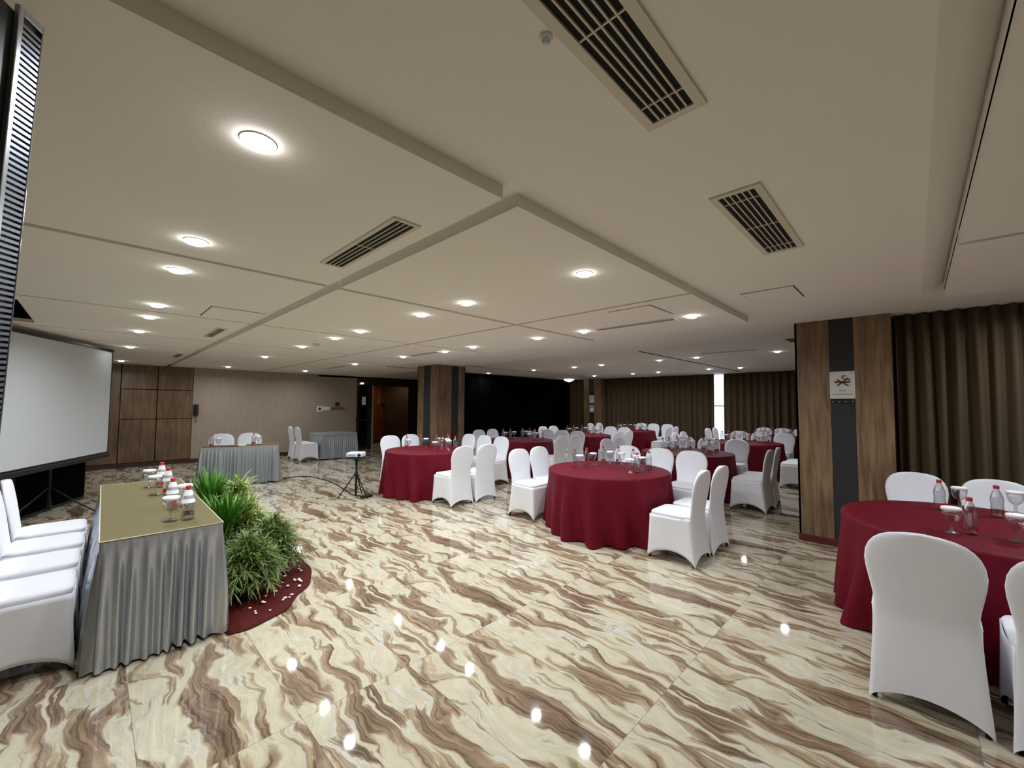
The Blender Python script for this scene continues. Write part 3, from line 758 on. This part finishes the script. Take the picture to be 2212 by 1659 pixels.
def skirted_table(lab, loc, rotz, w, dpt, h, m, topm, seed, wl, amp, topcover=True):
    r = thing('skirted_table', lab, 'table', loc, rotz, 'silver skirted tables'); hx, hy = w/2, dpt/2
    pts = [(-hx, -hy), (hx, -hy), (hx, hy), (-hx, hy), (-hx, -hy)]
    MB().grid(skirt_rows(pts, 0, h-.004, .022, wl, amp, seed, .035), True).build('table_skirt', m, r, smooth=True, fixn=False)
    MB().box(-hx+.004, hx-.004, -hy+.004, hy-.004, h-.03, h-.006).build('tabletop', MT['darkwood'], r)
    t = MB().box(-hx-.004, hx+.004, -hy-.004, hy+.004, h-.008, h).build('table_topper', topm, r, bevel=.003)
    c = .0035
    MB().tube([(-hx-c, -hy-c, h), (hx+c, -hy-c, h), (hx+c, hy+c, h), (-hx-c, hy+c, h), (-hx-c, -hy-c, h)], .0035, 6).build('piping', MT['piping'], r)
    for x in (-1, 1):
        for y in (-1, 1): MB().tube([(x*(hx-.06), y*(hy-.06), h-.03), (x*(hx-.06), y*(hy-.06), 0)], .014, 8).build('leg', MT['blackmetal'], r, smooth=True)
    return r
skirted_table('long silver skirted table with olive top at the left foreground', (.365, 4.595, 0), radians(-.6), .60, 2.30, TH, MT['silver'], MT['olive'], 4, .064, .036)
skirted_table('grey skirted table with two chairs behind it before the beige wall', (2.06, 9.52, 0), radians(-12), 1.26, .50, .725, MT['silverplain'], MT['olive'], 5, .058, .026)
S2R = radians(2)
s2 = Vector((4.47, 11.75)); ex, ey = Vector((cos(S2R), sin(S2R))), Vector((-sin(S2R), cos(S2R)))
cc = s2+ex*.5+ey*.45
skirted_table('grey skirted table set cornerwise near the glass door', (cc.x, cc.y, 0), S2R, 1.0, .9, .70, MT['silverplain'], MT['silverplain'], 6, .058, .026)
for xx, yy, w in ((-.258, 3.80, 'nearest'), (-.25, 4.34, 'second nearest'), (-.235, 4.88, 'third nearest'), (-.225, 5.42, 'farthest')):
    chair(xx, yy, 0, 'white covered chair, %s of four along the long silver table' % w, 'white covered chairs along the long silver table')
GL = 'white covered chairs at the grey tables'
chair(1.85, 10.14, -100, 'white covered chair behind the grey table, left one', GL); chair(2.34, 10.05, -100, 'white covered chair behind the grey table, right one', GL)
chair(4.12, 11.92, 1, 'white covered chair, nearer one beside the cornerwise grey table', GL); chair(4.10, 12.42, -2, 'white covered chair, farther one beside the cornerwise grey table', GL)
for k, (bx, by, gx, gy, w) in enumerate(((.485, 5.27, .40, 5.325, 'farthest'), (.49, 4.82, .405, 4.87, 'third'), (.45, 4.13, .535, 4.185, 'second'), (.49, 3.69, .40, 3.72, 'nearest'))):
    put(BOTS, (bx, by, TH), k, 'bottle with white neck sleeve, %s on the long olive-topped table' % w, 'sleeved bottles on the long table')
    put(GOB, (gx, gy, TH), 0, 'paper-lidded glass goblet, %s on the long olive-topped table' % w, 'goblets on the long table')
for bx, by, gx, gy, w in ((1.59, 9.57, 1.69, 9.53, 'left'), (2.28, 9.55, 2.37, 9.56, 'right')):
    put(BOT, (bx, by, .725), 0, 'clear water bottle, %s one on the grey table before the beige wall' % w, 'bottles on the grey table')
    put(GOB, (gx, gy, .725), 0, 'paper-lidded glass goblet, %s one on the grey table before the beige wall' % w, 'goblets on the grey table')
tag(MB().box(-.13, .13, -.09, .09, 0, .014).build('folder', MT['brown'], loc=(1.86, 9.47, .726), rotz=.1, bevel=.003), 'flat brown folder lying on the grey table', 'folder')
tag(MB().box(-.07, .07, -.10, .10, 0, .006).build('paper_sheet', MT['paper'], loc=(2.09, 9.60, .7255), rotz=-.2), 'white paper sheet lying on the grey table', 'paper')

# ------------------------------------------------------------------ plants on the maroon cloth
bed = MB(); rows = []; n = 64; rb = random.Random(5)
for k in range(15):
    f = k/14; row = []
    for j in range(n+1):
        a = -pi/2+pi*j/n; wob = 1+.015*sin(9*a)+.01*sin(17*a+1)
        x = .69+.86*f*cos(a)*wob; y = 4.58+1.24*f*sin(a)*wob
        z = .006+.024*(.5+.5*sin(13*a+7*f+2*sin(5*a)))**2*f*(1-f*.8)+(.03*max(0, 1-f*1.6))
        row.append((x, y, z))
    rows.append(row)
bedo = bed.grid(rows).build('floor_cloth', MT['plum'], smooth=True, solid=.003)
tag(bedo, 'maroon cloth spread in a half oval under the plants', 'cloth')
def plant(lab, x, y, h, spread, nst, per, ll, lw, m, arch, seed, upright=0.0, cone=1.0):
    """stems fanning out of a pot, each ending in a rosette of leaves"""
    r = thing('potted_plant', lab, 'plant', (x, y, .02), 0, 'potted plants beside the silver table')
    MB().lathe([(.09, 0), (.10, .02), (.115, .13), (.12, .14), (.112, .145), (.095, .135)], 20).build('pot', MT['pot'], r, smooth=True)
    rnd = random.Random(seed); st = MB(); lf = MB(); uv = []
    for i in range(nst):
        a = rnd.uniform(0, 6.28); e = rnd.uniform(-.08, 1.0)**1.0; el = max(0.02, e)*pi/2
        if upright: el = max(el, upright)
        q = spread*cos(el)*rnd.uniform(.55, 1); zt = .10+(h-.10)*sin(el)*rnd.uniform(.75, 1)
        p0 = Vector((.05*cos(a), .05*sin(a), .12)); p2 = Vector((max(q*cos(a), .735-x), q*sin(a), max(.05, zt))); p1 = p0.lerp(p2, .5)+Vector((0, 0, .07))
        st.tube([p0, p1, p2], [.005, .004, .003], 5)
        ax = (p2-p1).normalized()
        for l in range(per):
            t = rnd.uniform(.62, 1.0); b = p0*(1-t)**2+p1*2*t*(1-t)+p2*t*t
            L = ll*rnd.uniform(.6, 1.15); w = lw*rnd.uniform(.7, 1.1)
            d = (ax+Vector((rnd.gauss(0, 1), rnd.gauss(0, 1), rnd.gauss(.15, .8))).normalized()*cone*rnd.uniform(.5, 1.2)).normalized()
            sd = d.cross(Vector((0, 0, 1)))
            if sd.length < .05: sd = Vector((1, 0, 0))
            sd.normalize(); p = b.copy(); o = len(lf.v); ns = 5
            for k in range(ns+1):
                f = k/ns; ww = w*(.35+.65*sin(pi*min(.99, f*.8+.15)))*(1 if k < ns else .05)
                fold = d.cross(sd).normalized()*ww*.35
                for c_, s_ in ((-1, 0), (0, -1), (1, 0)):
                    lf.v.append(tuple(p+sd*ww*c_+fold*s_)); uv.append(((c_+1)/2, f))
                p = p+d*(L/ns); d = (d+Vector((0, 0, -arch*rnd.uniform(.7, 1.3)/ns))).normalized()
                p.z = max(p.z, .03); p.x = max(p.x, .725-x)
            for k in range(ns):
                q_ = o+k*3
                lf.f += [(q_, q_+1, q_+4, q_+3), (q_+1, q_+2, q_+5, q_+4)]
    st.build('stems', MT['stem'], r, smooth=True)
    lf.uv = uv
    lf.build('foliage', m, r, smooth=True, fixn=False)
    return r
plant('bushy striped-leaf plant nearest the table corner', .92, 3.90, .46, .25, 170, 10, .135, .0048, MT['leafbush'], .8, 1, 0, 1.7)
plant('bushy striped-leaf plant spreading widest over the cloth', 1.20, 4.28, .48, .27, 190, 10, .135, .0048, MT['leafbush'], .8, 2, 0, 1.7)
plant('yellow-edged bushy plant in the middle of the row', 1.10, 4.70, .60, .23, 90, 11, .17, .0075, MT['leafstripe'], .8, 3, 0, 1.5)
plant('plain green plant with long upright blades close to the table', .88, 4.55, .46, .10, 26, 7, .40, .011, MT['leafgreen'], .5, 4, 1.1, .55)
plant('plain green plant with long blades at the far end', .90, 5.35, .52, .10, 28, 7, .42, .011, MT['leafgreen'], .5, 5, 1.1, .55)
plant('tall pale yellow-edged plant rising behind the others', 1.12, 5.22, .72, .07, 9, 26, .24, .009, MT['leafstripe'], 1.2, 6, 1.25, 1.0)
pm = MB().lathe([(.002, 0), (.012, .001), (.016, .005), (.012, .010), (.002, .012)], 10); first_p = None
for k in range(46):
    a = rb.uniform(-1.3, .6); f = rb.uniform(.74, .95)
    x, y = .69+.86*f*cos(a), 4.58+1.24*f*sin(a)
    if first_p is None: o = first_p = pm.build('pebble', MT['pebble'], smooth=True)
    else: o = first_p.copy(); COL.objects.link(o)
    o.location = (x, y, .0165); s = rb.uniform(.6, 1.15); o.scale = (s, s*.75, s); o.rotation_euler.z = rb.uniform(0, 6)
    tag(o, 'white pebble scattered on the maroon cloth', 'pebble', 'white pebbles on the maroon cloth')

# ------------------------------------------------------------------ projection screen on tripod
SD = Vector((.407, .914, 0)).normalized(); SN = Vector((.914, -.407, 0)).normalized(); SP = Vector((-.33, 8.33, 0))
ps = thing('projection_screen', 'white projection screen with black border on a tripod', 'projection screen', SP)
def sb(s0, s1, z0, z1, t0, t1): return MB().obox(SD*((s0+s1)/2)+SN*((t0+t1)/2)+Vector((0, 0, (z0+z1)/2)), SD*((s1-s0)/2), SN*((t1-t0)/2), (0, 0, (z1-z0)/2))
sb(-1.25, 1.215, .76, 2.385, 0, .006).build('screen_fabric', MT['screen'], ps)
bd = sb(-1.28, 1.245, 2.385, 2.41, -.004, .010); bd.v, bd.f = bd.v, bd.f
b2 = sb(1.215, 1.24, .74, 2.39, -.004, .008)
bd.add(b2.v, b2.f); b3 = sb(-1.275, -1.25, .74, 2.39, -.004, .008); bd.add(b3.v, b3.f); b4 = sb(-1.28, 1.245, .735, .765, -.004, .010); bd.add(b4.v, b4.f)
bd.build('black_border', MT['blackplastic'], ps)
sb(-1.30, 1.26, 2.405, 2.435, -.02, .012).build('top_bar', MT['blackmetal'], ps, bevel=.004)
sb(-1.30, 1.255, .675, .74, -.045, .03).build('roller_case', MT['blackplastic'], ps, bevel=.012)
MB().tube([tuple(-SN*.06+Vector((0, 0, .12))), tuple(-SN*.06+Vector((0, 0, 2.44)))], .017, 10).build('pole', MT['blackmetal'], ps, smooth=True)
for a in (-24, 90, 222):
    dd = Vector((cos(radians(a)), sin(radians(a)), 0)); MB().tube([tuple(-SN*.06+Vector((0, 0, .42))), tuple(-SN*.06+dd*.26+Vector((0, 0, .22))), tuple(-SN*.06+dd*.56+Vector((0, 0, .012)))], .011, 8).build('leg', MT['blackmetal'], ps, smooth=True)
MB().tube([tuple(-SN*.06+Vector((.0, 0, .16))), tuple(-SN*.06+Vector((.2, .1, .13)))], .008, 6).build('brace', MT['blackmetal'], ps)
# black cabinet behind the screen
bc = thing('loudspeaker', 'large black box loudspeaker standing behind the projection screen', 'loudspeaker', (-.29, 9.23, 0), math.atan2(SD.y, SD.x))
MB().box(-1.0, .57, .0, .55, 0, .95).build('cabinet', MT['blackplastic'], bc, bevel=.01)
MB().box(-.95, .52, -.012, .0, .05, .90).build('grille', MT['black'], bc)

# ------------------------------------------------------------------ tall loudspeaker at the left edge
f2 = Vector((cos(YAW), sin(YAW), 0))
def look(x, y): return (fw*884.63+rt2*(x-1106)+dn2*(y-829.5))/884.63
T = Vector((0, 0, CAMH))+look(92, 60)*.93
dv = Vector((cos(radians(62)), sin(radians(62)), 0))
up = (T-(Vector((0, 0, CAMH))+look(2, 887)*.93)).normalized()
dv = (dv-up*dv.dot(up)).normalized(); nl = up.cross(dv).normalized()      # nl points left, away from the viewer side
sp = bpy.data.objects.new('loudspeaker', None); COL.objects.link(sp)
tag(sp, 'tall black loudspeaker with silver-framed ribbed panel at the left edge', 'loudspeaker')
MM = Matrix((dv, nl, up)).transposed().to_4x4(); MM.translation = T; sp.matrix_world = MM
MB().box(-.36, 0, .006, .34, -1.12, -.012).build('cabinet', MT['blackplastic'], sp, bevel=.008)
fr = MB(); fr.box(-.064, -.052, -.004, .006, -1.05, 0); fr.box(-.052, -.003, -.004, .006, -.016, 0); fr.box(-.003, 0, -.004, .006, -1.05, 0)
fr.build('bezel', MT['chrome'], sp, bevel=.003)
MB().box(-.053, -.002, .004, .007, -1.05, -.014).build('panel_back', MT['blackplastic'], sp)
for k in range(78):
    z = -.034-k*.0128
    MB().box(-.052, -.003, -.0025, .006, z-.0034, z+.0034).build('rib', MT['rib'], sp)
MB().tube([(-.18, .17, -1.1), (-.18, .17, -2.38)], .02, 10).build('stand_pole', MT['blackmetal'], sp, smooth=True)
for a in (30, 150, 270):
    MB().tube([(-.18, .17, -1.9), (-.18+.3*cos(radians(a)), .17+.3*sin(radians(a)), -2.395)], .012, 8).build('stand_leg', MT['blackmetal'], sp, smooth=True)

# ------------------------------------------------------------------ projector on its stand, cable
pj = thing('projector_stand', 'black tripod projector stand in the middle of the floor', 'stand', (3.13, 6.74, 0))
pr = YAW-pi/2
MB().box(-.215, .215, -.17, .17, .655, .67).build('tray', MT['blackmetal'], pj, bevel=.004, rotz=pr)
MB().tube([(0, 0, .04), (0, 0, .66)], .018, 10).build('pole', MT['blackmetal'], pj, smooth=True)
MB().tube([(0, 0, .36), (0, 0, .42)], .028, 10).build('collar', MT['blackmetal'], pj, smooth=True)
MB().lathe([(.03, .6), (.06, .655)], 12).build('tray_mount', MT['blackmetal'], pj)
for a in (165, 285, 45):
    dd = Vector((cos(radians(a)), sin(radians(a)), 0)); MB().tube([(dd.x*.02, dd.y*.02, .39), (dd.x*.28, dd.y*.28, .012)], .010, 8).build('leg', MT['blackmetal'], pj, smooth=True)
    MB().tube([(0, 0, .12), (dd.x*.16, dd.y*.16, .19)], .006, 6).build('brace', MT['blackmetal'], pj)
pp = thing('projector', 'small white projector lying on the black stand', 'projector', (3.12, 6.73, .67), pr)
MB().box(-.135, .125, -.10, .10, .008, .085).build('housing', MT['whiteplastic'], pp, bevel=.014)
MB().box(-.11, .02, -.103, -.098, .03, .06).build('grille', MT['signblue'], pp)
MB().tube([(.085, -.095, .05), (.085, -.115, .05)], .026, 14).build('lens', MT['blackplastic'], pp, smooth=True)
for x in (-.1, .1):
    for y in (-.07, .07): MB().lathe([(.01, 0), (.01, .01)], 8, (x, y, 0)).build('foot', MT['blackplastic'], pp)
tag(MB().box(-.10, .10, -.05, .05, 0, .035).build('power_adapter', MT['blackplastic'], loc=(3.26, 6.62, .003), rotz=.4, bevel=.008), 'black adapter with cables on the floor beneath the projector', 'adapter')
def spline(P, n=8):
    P = [Vector(p) for p in P]; out = []
    for i in range(len(P)-1):
        a, b, c, d_ = P[max(i-1, 0)], P[i], P[i+1], P[min(i+2, len(P)-1)]
        for k in range(n):
            t = k/n; out.append(.5*((2*b)+(c-a)*t+(2*a-5*b+4*c-d_)*t*t+(3*b-a-3*c+d_)*t**3))
    return out+[P[-1]]
tag(MB().tube(spline([(2.78, 9.36, .01), (2.9, 9.42, .01), (3.10, 9.42, .01), (3.30, 9.15, .01), (3.35, 8.3, .01), (3.22, 7.3, .01), (3.16, 6.95, .01), (3.25, 6.7, .01)]), .009, 6).build('cable', MT['blackplastic'], smooth=True), 'black cable trailing over the floor to the projector stand', 'cable')

# ------------------------------------------------------------------ signs and wall fittings
SX = 5.922
sg = thing('no_smoking_sign', 'white no-smoking sign on the charcoal strip of the right pillar', 'sign', (SX, .58, 1.82))
MB().box(-.012, -.004, -.112, .112, -.155, .155).build('sign_board', MT['signboard'], sg, bevel=.003)
def stroke(pts, w, m, name, par, x=-.0135):
    mb = MB()
    for a, b in zip(pts, pts[1:]):
        a, b = Vector((0, a[0], a[1])), Vector((0, b[0], b[1])); d_ = (b-a); L = d_.length; d_.normalize(); q = Vector((0, -d_.z, d_.y))
        mb.obox((a+b)/2+Vector((x, 0, 0)), (.001, 0, 0), d_*(L/2+w*.3), q*(w/2))
    return mb.build(name, m, par)
# seen from -X, picture right is -y
Q = lambda u, v: (-u, v)
stroke([Q(-.063, .033), Q(.048, .033)], .017, MT['signred'], 'cigarette', sg)
stroke([Q(.052, .033), Q(.066, .033)], .017, MT['signgrey'], 'cigarette_tip', sg)
stroke([Q(-.045, .062), Q(.054, -.008)], .013, MT['signred'], 'strike_bar', sg, -.0145)
stroke([Q(-.042, -.006), Q(.05, .07)], .013, MT['signred'], 'strike_bar', sg, -.0145)
stroke([Q(.066, .045), Q(.062, .066), Q(.048, .074), Q(.03, .066), Q(.012, .072), Q(0, .085), Q(.004, .10), Q(.018, .106), Q(.032, .10)], .009, MT['signgrey'], 'smoke_curl', sg)
def text(body, size, loc, par, m, name='sign_text'):
    cu = bpy.data.curves.new(name, 'FONT'); cu.body = body; cu.size = size; cu.align_x = 'CENTER'; cu.align_y = 'CENTER'; cu.extrude = .0004
    t0 = bpy.data.objects.new('text_source', cu); me = bpy.data.meshes.new_from_object(t0); bpy.data.objects.remove(t0); bpy.data.curves.remove(cu)
    o = bpy.data.objects.new(name, me); COL.objects.link(o); me.materials.append(m); o.parent = par; o.location = loc
    o.rotation_euler = (pi/2, 0, -pi/2); return o
text('Area', .028, (-.0132, 0, -.062), sg, MT['signgrey']); text('DILARANG MEROKOK', .017, (-.0132, 0, -.105), sg, MT['signgrey'])
for y in (-.09, .09): MB().tube([(-.012, y, .138), (-.018, y, .138)], .007, 10).build('screw', MT['chrome'], sg)
for k in range(4):
    MB().tube([(-.004, -.09+.06*k, -.19), (-.012, -.09+.06*k, -.19)], .008, 8).build('standoff', MT['chrome'], sg)
MB().box(-.006, 0, -.105, .105, -.20, -.178).build('sign_rail', MT['blackplastic'], sg)
for z, mm, lb in ((1.80, 'signboard', 'small white sign, upper of two on the corner pilaster'), (1.42, 'signblue', 'small pale blue sign, lower of two on the corner pilaster')):
    s_ = thing('wall_sign', lb, 'sign', (14.3, 9.455, z)); MB().box(-.012, 0, -.115, .115, -.155, .155).build('sign_board', MT[mm], s_)
    if mm == 'signboard': stroke([Q(-.063, .02), Q(.048, .02)], .02, MT['signgrey'], 'sign_mark', s_)
    else: MB().box(-.0135, -.012, -.07, .07, -.09, .02).build('sign_mark', MT['paper'], s_)
for k, (x, z, w, mm, lb) in enumerate(((5.01, 1.39, .085, 'whiteplastic', 'largest white switch plate on the beige wall'), (5.16, 1.40, .06, 'whiteplastic', 'middle white switch plate on the beige wall'), (5.28, 1.40, .06, 'whiteplastic', 'white switch plate nearest the bronze ones'),
        (5.42, 1.40, .05, 'wood', 'leftmost bronze switch plate on the beige wall'), (5.53, 1.40, .05, 'wood', 'second bronze switch plate from the left'), (5.64, 1.40, .05, 'wood', 'third bronze switch plate from the left'), (5.76, 1.40, .05, 'wood', 'bronze switch plate nearest the glass door'))):
    s_ = thing('light_switch', lb, 'switch', (x, 13.5, z), 0, 'switch plates on the beige wall'); MB().box(-w, w, -.012, 0, -w, w).build('plate', MT[mm], s_, bevel=.004)
    MB().box(-w*.4, w*.4, -.02, -.012, -w*.5, w*.5).build('rocker', MT['charcoal' if k == 0 else mm], s_)
s_ = thing('fire_call_point', 'small dark red box above the switch plates', 'alarm box', (5.56, 13.5, 1.545)); MB().box(-.06, .06, -.04, 0, -.06, .06).build('housing', MT['baseboard'], s_, bevel=.005); MB().box(-.03, .03, -.044, -.04, -.03, .03).build('button_plate', MT['void'], s_)
s_ = thing('wall_phone', 'dark wall telephone beside the wood panelling', 'telephone', (1.87, 13.5, 1.36)); MB().box(-.05, .05, -.05, 0, -.14, .16).build('cradle', MT['blackplastic'], s_, bevel=.01)
MB().box(-.025, .025, -.09, -.05, -.12, .14).build('handset', MT['blackplastic'], s_, bevel=.012); MB().tube(spline([(0, -.04, -.14), (.03, -.05, -.24), (0, -.04, -.30), (-.03, -.05, -.22)]), .006, 6).build('cord', MT['blackplastic'], s_)
